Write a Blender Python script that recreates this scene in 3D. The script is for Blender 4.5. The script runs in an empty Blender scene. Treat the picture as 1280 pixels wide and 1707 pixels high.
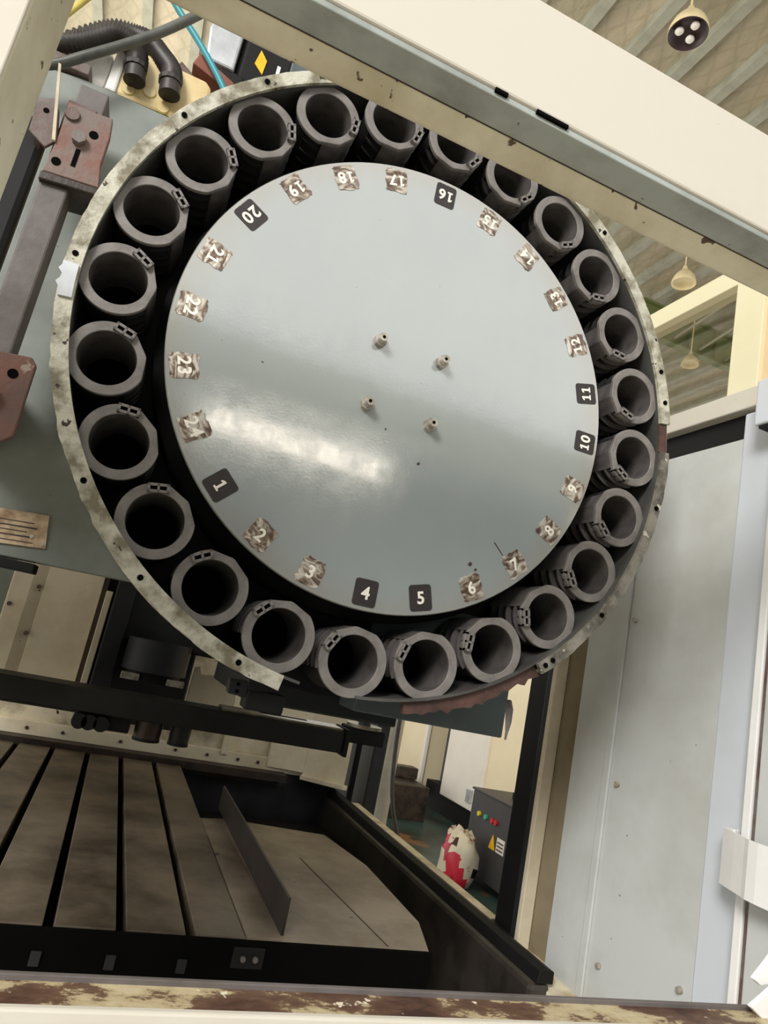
import bpy, bmesh, math, random
from mathutils import Vector, Matrix
random.seed(7)
scene = bpy.context.scene
C = scene.collection
pi = math.pi
rad = math.radians

def S(r, g, b):
    def f(c):
        c /= 255.0
        return c / 12.92 if c <= 0.04045 else ((c + 0.055) / 1.055) ** 2.4
    return (f(r), f(g), f(b), 1.0)

# ------------------------------------------------------------------ camera
ZC = 1.75                                    # height of the magazine's axis
cam_d = bpy.data.cameras.new('camera')
cam = bpy.data.objects.new('camera', cam_d)
C.objects.link(cam)
cam_d.sensor_fit = 'VERTICAL'
cam_d.sensor_height = 24.0
cam_d.lens = 1134.88 / 1707.0 * 24.0
cam_d.clip_start = 0.02
cam_d.clip_end = 200.0
rt = Vector((0.91215, -0.35723, 0.20090))
dn = Vector((0.26224, 0.13200, -0.95593))
fw = Vector((0.31497, 0.92464, 0.21408))
m = Matrix((rt, -dn, -fw)).transposed().to_4x4()
m.translation = Vector((-0.32618, -0.97469, 1.30499))
cam.matrix_world = m
scene.camera = cam

# ------------------------------------------------------------------ world and light
world = bpy.data.worlds.new('world')
scene.world = world
world.use_nodes = True
bg = world.node_tree.nodes['Background']
bg.inputs[0].default_value = (1.0, 0.975, 0.925, 1.0)      # hazy daylight around the open hall
bg.inputs[1].default_value = 1.4

def area(name, loc, target, sx, sy, power, col):
    l = bpy.data.lights.new(name, 'AREA')
    l.shape = 'RECTANGLE'; l.size = sx; l.size_y = sy
    l.energy = power; l.color = col
    o = bpy.data.objects.new(name, l)
    C.objects.link(o)
    o.location = loc
    d = Vector(target) - Vector(loc)
    o.rotation_euler = d.to_track_quat('-Z', 'Y').to_euler()
    return o

area('left_bay_daylight', (-4.7, -5.3, 5.4), (0.2, 0.1, 1.6), 2.4, 2.4, 560, (1.0, 0.975, 0.94))
area('roof_fill_light', (-3.0, 7.0, 3.5), (-3.0, 7.5, 8.5), 5.0, 5.0, 360, (1.0, 0.95, 0.86))  # added lamp that brightens the roof at the upper left

vs = scene.view_settings
vs.view_transform = 'Standard'
vs.look = 'None'
vs.gamma = 1.0
vs.use_curve_mapping = False
vs.exposure = 0.2

# ------------------------------------------------------------------ materials
M = {}
def nt(name):
    mt = bpy.data.materials.new(name)
    mt.use_nodes = True
    t = mt.node_tree
    b = t.nodes['Principled BSDF']
    M[name] = mt
    return mt, t, b

def noise(t, scale, detail=4.0, rough=0.6, stretch=None, coord='Object'):
    tc = t.nodes.new('ShaderNodeTexCoord')
    n = t.nodes.new('ShaderNodeTexNoise')
    n.inputs['Scale'].default_value = scale
    n.inputs['Detail'].default_value = detail
    n.inputs['Roughness'].default_value = rough
    if stretch:
        mp = t.nodes.new('ShaderNodeMapping')
        mp.inputs['Scale'].default_value = stretch
        t.links.new(tc.outputs[coord], mp.inputs[0])
        t.links.new(mp.outputs[0], n.inputs['Vector'])
    else:
        t.links.new(tc.outputs[coord], n.inputs['Vector'])
    return n

def ramp(t, src, stops):
    r = t.nodes.new('ShaderNodeValToRGB')
    e = r.color_ramp.elements
    while len(e) < len(stops):
        e.new(0.5)
    for i, (p, c) in enumerate(stops):
        e[i].position = p
        e[i].color = c
    t.links.new(src, r.inputs[0])
    return r

def mix(t, fac, a, b, mode='MIX'):
    x = t.nodes.new('ShaderNodeMix')
    x.data_type = 'RGBA'
    x.blend_type = mode
    if hasattr(fac, 'node'):
        t.links.new(fac, x.inputs[0])
    else:
        x.inputs[0].default_value = fac
    for v, i in ((a, 6), (b, 7)):
        if hasattr(v, 'node'):
            t.links.new(v, x.inputs[i])
        else:
            x.inputs[i].default_value = v
    return x.outputs[2]

W0 = (0, 0, 0, 1); W1 = (1, 1, 1, 1)

def paint(name, col, dirt=None, scale=8.0, lo=0.45, hi=0.75, rough=0.5, metal=0.0, bump=0.0, spec=0.4,
          spots=None, stretch=None, amount=1.0, coat=0.0):
    mt, t, b = nt(name)
    b.inputs['Roughness'].default_value = rough
    b.inputs['Metallic'].default_value = metal
    b.inputs['Specular IOR Level'].default_value = spec
    if coat:
        b.inputs['Coat Weight'].default_value = coat
        b.inputs['Coat Roughness'].default_value = 0.12
    out = None
    if dirt is None:
        dirt = tuple(c * 0.75 for c in col[:3]) + (1,)
    n = noise(t, scale, 5, 0.62, stretch)
    r = ramp(t, n.outputs['Fac'], [(lo, W0), (hi, (amount, amount, amount, 1))])
    out = mix(t, r.outputs[0], col, dirt)
    if spots:
        scol, ssc, thr = spots
        n2 = noise(t, ssc, 3, 0.5)
        r2 = ramp(t, n2.outputs['Fac'], [(thr, W0), (thr + 0.02, W1)])
        out = mix(t, r2.outputs[0], out, scol)
    t.links.new(out, b.inputs['Base Color'])
    if bump:
        bp = t.nodes.new('ShaderNodeBump')
        bp.inputs['Strength'].default_value = bump
        bp.inputs['Distance'].default_value = 0.004
        n3 = noise(t, scale * 6, 4, 0.6)
        t.links.new(n3.outputs['Fac'], bp.inputs['Height'])
        t.links.new(bp.outputs[0], b.inputs['Normal'])
    return mt

paint('cream', S(206, 201, 189), S(188, 181, 164), 3.0, 0.5, 0.8, 0.45, spots=(S(120, 100, 80), 60, 0.74))
paint('cream_frame', S(216, 210, 186), S(176, 166, 136), 7.0, 0.42, 0.75, 0.45, spots=(S(84, 66, 48), 45, 0.655), bump=0.2)
paint('grey_fold', S(164, 171, 167), S(110, 112, 104), 9.0, 0.45, 0.8, 0.5, spots=(S(40, 36, 30), 50, 0.70))
paint('cover_cream', S(224, 213, 188), S(184, 170, 140), 5.0, 0.45, 0.8, 0.45, spots=(S(96, 40, 26), 45, 0.755))
paint('dirty_cream', S(206, 195, 168), S(120, 106, 84), 9.0, 0.42, 0.7, 0.5, spots=(S(50, 38, 28), 40, 0.7))
paint('plate_grey', S(134, 140, 134), S(98, 103, 97), 4.0, 0.4, 0.75, 0.45, spots=(S(30, 28, 26), 70, 0.74))
paint('rim_paint', S(196, 194, 178), S(120, 114, 94), 26.0, 0.42, 0.62, 0.55, bump=0.5, spots=(S(56, 42, 36), 45, 0.66))
paint('rail_dark', S(62, 57, 52), S(34, 31, 28), 9.0, 0.38, 0.66, 0.4, spots=(S(110, 102, 90), 70, 0.72))
paint('rim_grimy', S(140, 137, 126), S(84, 79, 70), 24.0, 0.40, 0.62, 0.6, bump=0.5, spots=(S(196, 192, 178), 40, 0.66))
paint('rim_brown', S(92, 66, 58), S(54, 40, 36), 20.0, 0.4, 0.7, 0.6, bump=0.4, spots=(S(120, 104, 92), 60, 0.72))
paint('black_paint', S(19, 19, 19), S(11, 11, 11), 8.0, 0.4, 0.7, 0.6, spec=0.25, spots=(S(60, 58, 55), 90, 0.76))
paint('drum_dark', S(84, 83, 80), S(56, 55, 53), 7.0, 0.4, 0.7, 0.55, bump=0.2)
paint('pot_plastic', S(128, 124, 120), S(96, 92, 89), 30.0, 0.4, 0.75, 0.5, bump=0.15, spots=(S(50, 48, 46), 160, 0.74))
paint('pot_body', S(44, 43, 43), S(30, 29, 29), 30.0, 0.4, 0.75, 0.42, bump=0.1)
paint('pot_fin', S(104, 99, 97), S(70, 67, 65), 30.0, 0.4, 0.75, 0.5, bump=0.15)
paint('pot_bore', S(98, 94, 92), S(60, 57, 55), 24.0, 0.35, 0.7, 0.45, spec=0.4)
paint('hole_black', S(9, 9, 9), None, 5, rough=0.9, spec=0.05)
paint('steel', S(190, 184, 172), S(120, 110, 98), 60.0, 0.4, 0.7, 0.35, metal=0.25)
paint('rust', S(118, 80, 68), S(92, 78, 72), 16.0, 0.38, 0.62, 0.7, bump=0.4, spots=(S(150, 136, 122), 24, 0.63))
paint('rust_worn', S(118, 106, 100), S(124, 82, 70), 13.0, 0.42, 0.6, 0.65, bump=0.4, spots=(S(150, 140, 130), 24, 0.66))
paint('rusty_grey', S(112, 104, 100), S(92, 62, 54), 18.0, 0.4, 0.65, 0.6, bump=0.3)
paint('bar_grey', S(108, 102, 100), S(80, 74, 70), 14.0, 0.35, 0.7, 0.55, bump=0.15)
paint('door_grey', S(196, 199, 198), S(166, 166, 158), 3.0, 0.42, 0.8, 0.4, spots=(S(96, 92, 86), 40, 0.765))
paint('door_blue', S(202, 208, 216), S(186, 192, 198), 2.5, 0.45, 0.8, 0.38)
paint('recess_shade_tan', S(150, 136, 112), S(108, 98, 78), 4.0, 0.4, 0.75, 0.5)
paint('white_paint', S(236, 236, 234), S(214, 214, 212), 4.0, 0.45, 0.8, 0.4)
paint('table_iron', S(118, 107, 92), S(54, 45, 36), 5.0, 0.36, 0.66, 0.42, bump=0.15, spec=0.35)
paint('tray_sheet', S(150, 138, 122), S(80, 64, 50), 5.0, 0.36, 0.72, 0.42, bump=0.2, spots=(S(24, 20, 18), 22, 0.73))
paint('fin_dark', S(50, 42, 36), S(30, 25, 22), 10.0, 0.36, 0.66, 0.5, bump=0.2)
paint('oily_brown', S(64, 52, 44), S(30, 24, 20), 16.0, 0.36, 0.66, 0.5, bump=0.3)
paint('dark_machine', S(42, 44, 46), S(24, 25, 26), 8.0, 0.4, 0.75, 0.5, spec=0.25)
paint('box_bluegrey', S(82, 92, 94), S(62, 70, 72), 6.0, 0.4, 0.75, 0.5)
paint('arm_dark', S(36, 35, 34), S(24, 23, 22), 9.0, 0.4, 0.75, 0.5, spec=0.25)
paint('arm_lit_top', S(150, 142, 124), S(70, 64, 54), 12.0, 0.42, 0.66, 0.35, metal=0.2)
paint('gripper_brown', S(66, 50, 42), S(36, 28, 26), 12.0, 0.4, 0.7, 0.4, metal=0.3)
paint('hose_black', S(64, 60, 57), S(42, 39, 37), 30.0, 0.4, 0.7, 0.45)
paint('conduit_grey', S(96, 98, 94), S(66, 66, 62), 20.0, 0.4, 0.7, 0.45)
paint('junction_cream', S(226, 206, 158), S(196, 170, 116), 10.0, 0.4, 0.75, 0.4)
paint('cloth_white', S(240, 238, 234), S(222, 218, 212), 10.0, 0.4, 0.75, 0.7)
paint('aluminium', S(196, 200, 204), S(150, 152, 156), 12.0, 0.4, 0.75, 0.35, metal=0.4)
paint('yellow_label', S(240, 186, 30), S(226, 168, 20), 20.0, 0.5, 0.8, 0.5)
paint('teal_hose', S(46, 140, 152), S(30, 112, 124), 20.0, 0.5, 0.8, 0.4)
paint('yellow_strap', S(206, 190, 100), S(176, 158, 84), 20.0, 0.5, 0.8, 0.5)
paint('red_oxide', S(146, 88, 72), S(112, 66, 56), 14.0, 0.4, 0.7, 0.6)
paint('sticker_black', S(52, 46, 45), S(40, 36, 36), 40.0, 0.4, 0.7, 0.45, spots=(S(190, 186, 180), 190, 0.72))
paint('numeral_white', S(240, 236, 224), S(220, 212, 196), 60.0, 0.5, 0.8, 0.5)
paint('tag_metal', S(200, 180, 152), S(130, 104, 80), 34.0, 0.42, 0.66, 0.4, metal=0.25, spots=(S(60, 46, 38), 80, 0.68))
paint('ink_brown', S(64, 50, 42), None, 20, rough=0.6)
paint('purlin', S(168, 168, 152), S(128, 126, 110), 3.0, 0.4, 0.8, 0.5)
paint('beam_green', S(112, 122, 72), S(92, 100, 60), 2.0, 0.4, 0.8, 0.5)
paint('partition_cream', S(246, 240, 206), S(236, 228, 190), 1.0, 0.4, 0.8, 0.5)
paint('partition_peach', S(240, 218, 180), S(230, 202, 166), 1.5, 0.4, 0.8, 0.5)
paint('cabinet_cream', S(236, 222, 188), S(222, 204, 168), 1.5, 0.4, 0.8, 0.45)
paint('cabinet_white', S(234, 228, 218), S(220, 212, 202), 1.5, 0.4, 0.8, 0.45)
paint('box_charcoal', S(66, 64, 66), S(52, 50, 52), 3.0, 0.4, 0.8, 0.5)
paint('lamp_cream', S(240, 224, 180), S(222, 200, 150), 6.0, 0.4, 0.8, 0.4)
paint('lamp_dark', S(66, 48, 52), S(48, 36, 38), 6.0, 0.4, 0.8, 0.4)
paint('bulb_white', S(244, 240, 232), S(236, 230, 220), 6.0, 0.4, 0.8, 0.3)
paint('floor_green', S(60, 84, 80), S(34, 34, 28), 1.6, 0.4, 0.62, 0.4, spots=(S(120, 82, 44), 1.3, 0.62))
paint('floor_concrete', S(196, 190, 178), S(166, 158, 144), 0.8, 0.4, 0.8, 0.6)
paint('pole_grey', S(190, 186, 172), S(150, 144, 130), 5.0, 0.4, 0.8, 0.5)
paint('hall_wall', S(92, 106, 118), S(80, 92, 102), 0.6, 0.4, 0.8, 0.7)
paint('sill_trim', S(216, 206, 180), S(150, 132, 100), 12.0, 0.45, 0.75, 0.5)
paint('bag_red', S(206, 44, 66), S(160, 26, 48), 7.0, 0.5, 0.6, 0.35)
paint('bag_cream', S(224, 214, 190), S(150, 60, 58), 11.0, 0.62, 0.65, 0.35)
paint('bag_dark', S(70, 36, 34), S(40, 24, 24), 9.0, 0.5, 0.6, 0.35)
paint('lens_yellow', S(230, 210, 60), None, 9, rough=0.3)
paint('lens_green', S(70, 190, 150), None, 9, rough=0.3)
paint('lens_red', S(200, 40, 50), None, 9, rough=0.3)

def make_disc_paint():
    mt, t, b = nt('disc_paint')
    n = noise(t, 3.0, 4, 0.6)
    r = ramp(t, n.outputs['Fac'], [(0.35, S(146, 154, 154)), (0.7, S(155, 162, 160))])
    n2 = noise(t, 70, 3, 0.6)
    r2 = ramp(t, n2.outputs['Fac'], [(0.735, W0), (0.755, W1)])
    col = mix(t, r2.outputs[0], r.outputs[0], S(104, 106, 104))
    # grime towards the plate's worn rim, with an uneven edge
    tc = t.nodes.new('ShaderNodeTexCoord')
    sp = t.nodes.new('ShaderNodeSeparateXYZ')
    t.links.new(tc.outputs['Object'], sp.inputs[0])
    cx = t.nodes.new('ShaderNodeCombineXYZ')
    t.links.new(sp.outputs[0], cx.inputs[0]); t.links.new(sp.outputs[2], cx.inputs[2])
    ln = t.nodes.new('ShaderNodeVectorMath'); ln.operation = 'LENGTH'
    t.links.new(cx.outputs[0], ln.inputs[0])
    n4 = noise(t, 9, 6, 0.7)
    ad = t.nodes.new('ShaderNodeMath'); ad.operation = 'MULTIPLY_ADD'
    t.links.new(n4.outputs['Fac'], ad.inputs[0]); ad.inputs[1].default_value = 0.09
    t.links.new(ln.outputs['Value'], ad.inputs[2])
    r4 = ramp(t, ad.outputs[0], [(0.375, W0), (0.435, (0.6, 0.6, 0.6, 1))])
    col = mix(t, r4.outputs[0], col, S(150, 138, 124))
    t.links.new(col, b.inputs['Base Color'])
    n3 = noise(t, 14, 5, 0.6, (6.0, 1.0, 0.25))
    r3 = ramp(t, n3.outputs['Fac'], [(0.3, (0.09, 0.09, 0.09, 1)), (0.75, (0.14, 0.14, 0.14, 1))])
    t.links.new(r3.outputs[0], b.inputs['Roughness'])
    n6 = noise(t, 26, 5, 0.7)
    r6 = ramp(t, n6.outputs['Fac'], [(0.38, (0.05, 0.05, 0.05, 1)), (0.66, (0.16, 0.16, 0.16, 1))])
    t.links.new(r6.outputs[0], b.inputs['Coat Roughness'])
    b.inputs['Specular IOR Level'].default_value = 1.0
    b.inputs['Coat Weight'].default_value = 1.0
    b.inputs['Coat IOR'].default_value = 1.85
    b.inputs['Coat Roughness'].default_value = 0.07
    bp = t.nodes.new('ShaderNodeBump'); bp.inputs['Strength'].default_value = 0.07
    bp.inputs['Distance'].default_value = 0.002
    n5 = noise(t, 240, 3, 0.6)
    t.links.new(n5.outputs['Fac'], bp.inputs['Height'])
    t.links.new(bp.outputs[0], b.inputs['Normal'])
make_disc_paint()

def make_worn_sticker():
    mt, t, b = nt('sticker_worn')
    oi = t.nodes.new('ShaderNodeObjectInfo')
    tc = t.nodes.new('ShaderNodeTexCoord')
    ad = t.nodes.new('ShaderNodeVectorMath'); ad.operation = 'ADD'
    sc = t.nodes.new('ShaderNodeMath'); sc.operation = 'MULTIPLY'; sc.inputs[1].default_value = 40.0
    t.links.new(oi.outputs['Random'], sc.inputs[0])
    t.links.new(tc.outputs['Object'], ad.inputs[0]); t.links.new(sc.outputs[0], ad.inputs[1])
    n = t.nodes.new('ShaderNodeTexNoise')
    n.inputs['Scale'].default_value = 70; n.inputs['Detail'].default_value = 3
    n.inputs['Distortion'].default_value = 1.6
    mp = t.nodes.new('ShaderNodeMapping'); mp.inputs['Scale'].default_value = (0.55, 1, 1.6)
    t.links.new(ad.outputs[0], mp.inputs[0]); t.links.new(mp.outputs[0], n.inputs['Vector'])
    r = ramp(t, n.outputs['Fac'], [(0.36, S(84, 68, 58)), (0.47, S(122, 106, 92)), (0.54, S(168, 158, 144)), (0.66, S(206, 200, 190))])
    t.links.new(r.outputs[0], b.inputs['Base Color'])
    b.inputs['Roughness'].default_value = 0.3
    b.inputs['Metallic'].default_value = 0.25
    bp = t.nodes.new('ShaderNodeBump'); bp.inputs['Strength'].default_value = 0.6
    bp.inputs['Distance'].default_value = 0.002
    t.links.new(n.outputs['Fac'], bp.inputs['Height']); t.links.new(bp.outputs[0], b.inputs['Normal'])
make_worn_sticker()

def make_sill():
    mt, t, b = nt('sill_rust')
    n = noise(t, 20, 7, 0.7, (0.6, 1, 1))
    r = ramp(t, n.outputs['Fac'], [(0.34, S(62, 40, 32)), (0.45, S(92, 66, 52)), (0.50, S(104, 80, 62)), (0.53, S(176, 160, 126)), (0.62, S(196, 184, 152)), (0.70, S(110, 84, 64))])
    n2 = noise(t, 60, 3, 0.6)
    r2 = ramp(t, n2.outputs['Fac'], [(0.66, W0), (0.69, W1)])
    col = mix(t, r2.outputs[0], r.outputs[0], S(222, 212, 192))
    t.links.new(col, b.inputs['Base Color'])
    b.inputs['Roughness'].default_value = 0.5
    bp = t.nodes.new('ShaderNodeBump'); bp.inputs['Strength'].default_value = 0.5
    bp.inputs['Distance'].default_value = 0.003
    t.links.new(n.outputs['Fac'], bp.inputs['Height']); t.links.new(bp.outputs[0], b.inputs['Normal'])
make_sill()

def make_insulation():
    # foil-faced roof blanket held up by diamond wire netting
    mt, t, b = nt('roof_insulation')
    n = noise(t, 1.4, 6, 0.65, (1.0, 0.35, 1))
    r = ramp(t, n.outputs['Fac'], [(0.3, S(150, 142, 118)), (0.5, S(178, 170, 146)), (0.72, S(206, 192, 168))])
    tc = t.nodes.new('ShaderNodeTexCoord')
    def wave(ang):
        mp = t.nodes.new('ShaderNodeMapping'); mp.inputs['Rotation'].default_value = (0, 0, ang)
        w = t.nodes.new('ShaderNodeTexWave'); w.inputs['Scale'].default_value = 1.6
        w.inputs['Distortion'].default_value = 2.5
        t.links.new(tc.outputs['Object'], mp.inputs[0]); t.links.new(mp.outputs[0], w.inputs['Vector'])
        return ramp(t, w.outputs['Fac'], [(0.0, (1, 1, 1, 1)), (0.14, (0, 0, 0, 1))]).outputs[0]
    w = mix(t, 1.0, wave(rad(32)), wave(rad(-32)), 'LIGHTEN')
    wf = t.nodes.new('ShaderNodeMath'); wf.operation = 'MULTIPLY'; wf.inputs[1].default_value = 0.2
    t.links.new(w, wf.inputs[0])
    col = mix(t, wf.outputs[0], r.outputs[0], S(124, 112, 92))
    t.links.new(col, b.inputs['Base Color'])
    b.inputs['Roughness'].default_value = 0.5
    bp = t.nodes.new('ShaderNodeBump'); bp.inputs['Strength'].default_value = 0.6
    bp.inputs['Distance'].default_value = 0.1
    t.links.new(n.outputs['Fac'], bp.inputs['Height']); t.links.new(bp.outputs[0], b.inputs['Normal'])
make_insulation()

def make_glass():
    mt, t, b = nt('window_glass')
    t.nodes.remove(b)
    tr = t.nodes.new('ShaderNodeBsdfTransparent'); tr.inputs[0].default_value = (0.86, 0.85, 0.82, 1)
    gl = t.nodes.new('ShaderNodeBsdfGlossy'); gl.inputs['Roughness'].default_value = 0.02
    mx = t.nodes.new('ShaderNodeMixShader'); mx.inputs[0].default_value = 0.08
    t.links.new(tr.outputs[0], mx.inputs[1]); t.links.new(gl.outputs[0], mx.inputs[2])
    t.links.new(mx.outputs[0], t.nodes['Material Output'].inputs[0])
make_glass()

def make_tube_glow():
    mt, t, b = nt('tube_glow')
    b.inputs['Base Color'].default_value = (1, 1, 1, 1)
    b.inputs['Emission Color'].default_value = (1.0, 0.90, 0.76, 1)
    b.inputs['Emission Strength'].default_value = 5.5
make_tube_glow()

# ------------------------------------------------------------------ geometry helpers
class MB:
    def __init__(self):
        self.v = []; self.f = []; self.smooth = []; self.mi = []
    def add(self, vs, fs, smooth=False, mi=0):
        o = len(self.v)
        self.v += [tuple(p) for p in vs]
        for f in fs:
            self.f.append([i + o for i in f]); self.smooth.append(smooth); self.mi.append(mi)
        return self
    def box(self, x0, x1, y0, y1, z0, z1, mi=0):
        v = [(x, y, z) for x in (x0, x1) for y in (y0, y1) for z in (z0, z1)]
        f = [(0, 1, 3, 2), (4, 6, 7, 5), (0, 4, 5, 1), (2, 3, 7, 6), (0, 2, 6, 4), (1, 5, 7, 3)]
        return self.add(v, f, False, mi)
    def prism(self, poly, ax, a, b, mi=0):
        """polygon extruded along axis ax from a to b; poly holds the two other coordinates in x,y,z order"""
        def pt(p, c):
            if ax == 'x': return (c, p[0], p[1])
            if ax == 'y': return (p[0], c, p[1])
            return (p[0], p[1], c)
        n = len(poly)
        v = [pt(p, a) for p in poly] + [pt(p, b) for p in poly]
        f = [tuple(range(n - 1, -1, -1)), tuple(range(n, 2 * n))]
        f += [(i, (i + 1) % n, n + (i + 1) % n, n + i) for i in range(n)]
        return self.add(v, f, False, mi)
    def cyl(self, p0, p1, r0, r1=None, n=20, cap0=True, cap1=True, smooth=True, mi=0):
        p0 = Vector(p0); p1 = Vector(p1); r1 = r0 if r1 is None else r1
        d = (p1 - p0).normalized()
        u = d.orthogonal().normalized(); w = d.cross(u)
        v = []
        for p, r in ((p0, r0), (p1, r1)):
            for i in range(n):
                a = 2 * pi * i / n
                v.append(p + (u * math.cos(a) + w * math.sin(a)) * r)
        self.add(v, [(i, (i + 1) % n, n + (i + 1) % n, n + i) for i in range(n)], smooth, mi)
        if cap0: self.add(v[:n], [tuple(range(n - 1, -1, -1))], False, mi)
        if cap1: self.add(v[n:], [tuple(range(n))], False, mi)
        return self
    def tube(self, pts, r, n=12, mi=0, sub=1, ridges=0.0):
        P = [Vector(p) for p in pts]
        if sub > 1:
            Q = []
            for i in range(len(P) - 1):
                a = P[max(i - 1, 0)]; b = P[i]; c = P[i + 1]; d = P[min(i + 2, len(P) - 1)]
                for k in range(sub):
                    t = k / sub
                    Q.append(0.5 * ((2 * b) + (c - a) * t + (2 * a - 5 * b + 4 * c - d) * t * t + (3 * b - a - 3 * c + d) * t ** 3))
            Q.append(P[-1]); P = Q
        v = []
        u = None
        for i, p in enumerate(P):
            d = (P[min(i + 1, len(P) - 1)] - P[max(i - 1, 0)]).normalized()
            if u is None: u = d.orthogonal().normalized()
            u = (u - d * u.dot(d)).normalized(); w = d.cross(u)
            rr = r * (1.0 + (ridges if i % 2 else -ridges))
            v += [p + (u * math.cos(2 * pi * k / n) + w * math.sin(2 * pi * k / n)) * rr for k in range(n)]
        f = []
        for i in range(len(P) - 1):
            f += [(i * n + k, i * n + (k + 1) % n, (i + 1) * n + (k + 1) % n, (i + 1) * n + k) for k in range(n)]
        f += [tuple(range(n - 1, -1, -1)), tuple(range((len(P) - 1) * n, len(P) * n))]
        return self.add(v, f, True, mi)
    def loops(self, L, closed=True, smooth=True, mi=0, flip=False):
        """skin a list of equal-length vertex loops"""
        n = len(L[0]); v = [p for l in L for p in l]; f = []
        for i in range(len(L) - 1):
            for k in range(n if closed else n - 1):
                q = (i * n + k, i * n + (k + 1) % n, (i + 1) * n + (k + 1) % n, (i + 1) * n + k)
                f.append(q[::-1] if flip else q)
        return self.add(v, f, smooth, mi)

ORG = {}
def mesh(name, mb, mats, org=(0, 0, 0), recalc=True):
    me = bpy.data.meshes.new(name)
    o = Vector(org)
    me.from_pydata([tuple(Vector(p) - o) for p in mb.v], [], mb.f)
    for p, s, i in zip(me.polygons, mb.smooth, mb.mi):
        p.use_smooth = s; p.material_index = i
    if isinstance(mats, str): mats = [mats]
    for x in mats: me.materials.append(M[x])
    if recalc:
        bm = bmesh.new(); bm.from_mesh(me)
        bmesh.ops.recalc_face_normals(bm, faces=bm.faces[:])
        bm.to_mesh(me); bm.free()
    me.update()
    return me

def bevel_mod(o, w, seg=2):
    md = o.modifiers.new('bevel', 'BEVEL')
    md.width = w; md.segments = seg; md.limit_method = 'ANGLE'; md.angle_limit = rad(35)

def part(name, mb, mats, parent, bevel=0.0, label=None, recalc=True):
    org = ORG.get(parent.name, (0, 0, 0))
    o = bpy.data.objects.new(name, mesh(name, mb, mats, org, recalc))
    C.objects.link(o); o.parent = parent
    ORG[o.name] = org
    if bevel: bevel_mod(o, bevel)
    if label: o['label'] = label
    return o

def tag(o, label, cat, group=None, kind=None):
    if label: o['label'] = label
    if cat: o['category'] = cat
    if group: o['group'] = group
    if kind: o['kind'] = kind
    return o

def thing(name, label, cat, loc, group=None, kind=None):
    o = bpy.data.objects.new(name, None)
    C.objects.link(o); o.location = loc; o.empty_display_size = 0.05
    ORG[o.name] = tuple(loc)
    return tag(o, label, cat, group, kind)

def solid(name, mb, mats, label, cat, bevel=0.0, group=None, kind=None):
    xs = [p[0] for p in mb.v]; ys = [p[1] for p in mb.v]; zs = [p[2] for p in mb.v]
    org = ((min(xs) + max(xs)) / 2, (min(ys) + max(ys)) / 2, min(zs))
    o = bpy.data.objects.new(name, mesh(name, mb, mats, org))
    C.objects.link(o); o.location = org
    ORG[o.name] = org
    if bevel: bevel_mod(o, bevel)
    return tag(o, label, cat, group, kind)

def copy_tree(o, parent=None):
    c = o.copy(); C.objects.link(c); c.parent = parent
    for ch in o.children: copy_tree(ch, c)
    return c

def ring_sector(mb, r0, r1, y0, y1, a0, a1, n, wob=0.0, mi=0, cz=ZC):
    """solid sector of a flat ring about the magazine axis (angles in degrees)"""
    L = []
    for i in range(n + 1):
        a = rad(a0 + (a1 - a0) * i / n)
        w = wob * (random.random() - 0.5)
        c, s = math.cos(a), math.sin(a)
        L.append([((r0) * c, y0, cz + (r0) * s), ((r1 + w) * c, y0, cz + (r1 + w) * s),
                  ((r1 + w) * c, y1, cz + (r1 + w) * s), (r0 * c, y1, cz + r0 * s)])
    mb.loops(L, True, False, mi)
    mb.add(L[0], [(0, 1, 2, 3)], False, mi); mb.add(L[-1], [(3, 2, 1, 0)], False, mi)
    return mb

# ================================================================== THE SETTING
fl = solid('floor', MB().box(-14, 16, -10, 18, -0.1, 0.0), 'floor_concrete', 'pale concrete workshop floor', None, kind='structure')
solid('floor_aisle', MB().box(0.95, 3.36, 0.4, 9.0, 0.0, 0.004), 'floor_green', 'teal green painted floor stained with oil', None, kind='structure')

ROOF = 8.5
ceil = solid('ceiling', MB().box(-14, 24, -4.6, 26, ROOF, ROOF + 0.08), 'roof_insulation',
             'pale insulated workshop roof held by wire netting', None, kind='structure')
pm = None
for k in range(-18, 27):
    x = 2.65 + 0.6 * k + (0.2 if k < -4 else 0)
    mb = MB().prism([(-0.06, 0), (-0.06, -0.12), (0.06, -0.12), (0.06, -0.10), (-0.03, -0.10), (-0.03, 0)], 'y', -4.6, 26)
    if pm is None: pm = mesh('purlin', mb, 'purlin')
    o = bpy.data.objects.new('purlin', pm); C.objects.link(o); o.parent = ceil
    o.location = Vector((x, 0, ROOF)) - Vector(ceil.location)

# hall wall behind the photographer with a daylight band above it and a tube lamp
solid('wall_rear', MB().box(-14, 16, -9.3, -9.0, 0, 5.75), 'hall_wall', 'grey blue lower hall wall', None, kind='structure')

# office partition with a window beyond the machine
wr = solid('wall_right', MB().box(3.40, 3.50, 0.6, 2.62, 0, 4.80).box(3.40, 3.50, 2.62, 6.4, 0, 3.35), 'partition_peach',
           'peach office partition wall behind the machine', None, kind='structure')
w1 = thing('window_1', 'cream framed office window looking up to the green roof beam', None, (3.45, 3.6, 3.35), kind='structure')
part('window_frame', MB().box(3.36, 3.52, 2.42, 2.68, 3.0, 4.83), 'partition_cream', w1, 0.008)
part('window_frame', MB().box(3.36, 3.52, 2.68, 5.0, 4.66, 4.83), 'partition_cream', w1, 0.008)
part('window_frame', MB().box(3.36, 3.52, 2.68, 5.0, 3.30, 3.45), 'partition_cream', w1, 0.008)
part('window_frame', MB().box(3.36, 3.52, 4.85, 5.0, 3.45, 4.66), 'partition_cream', w1, 0.008)
part('pane', MB().box(3.445, 3.452, 2.68, 4.85, 3.45, 4.66), 'window_glass', w1)

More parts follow.
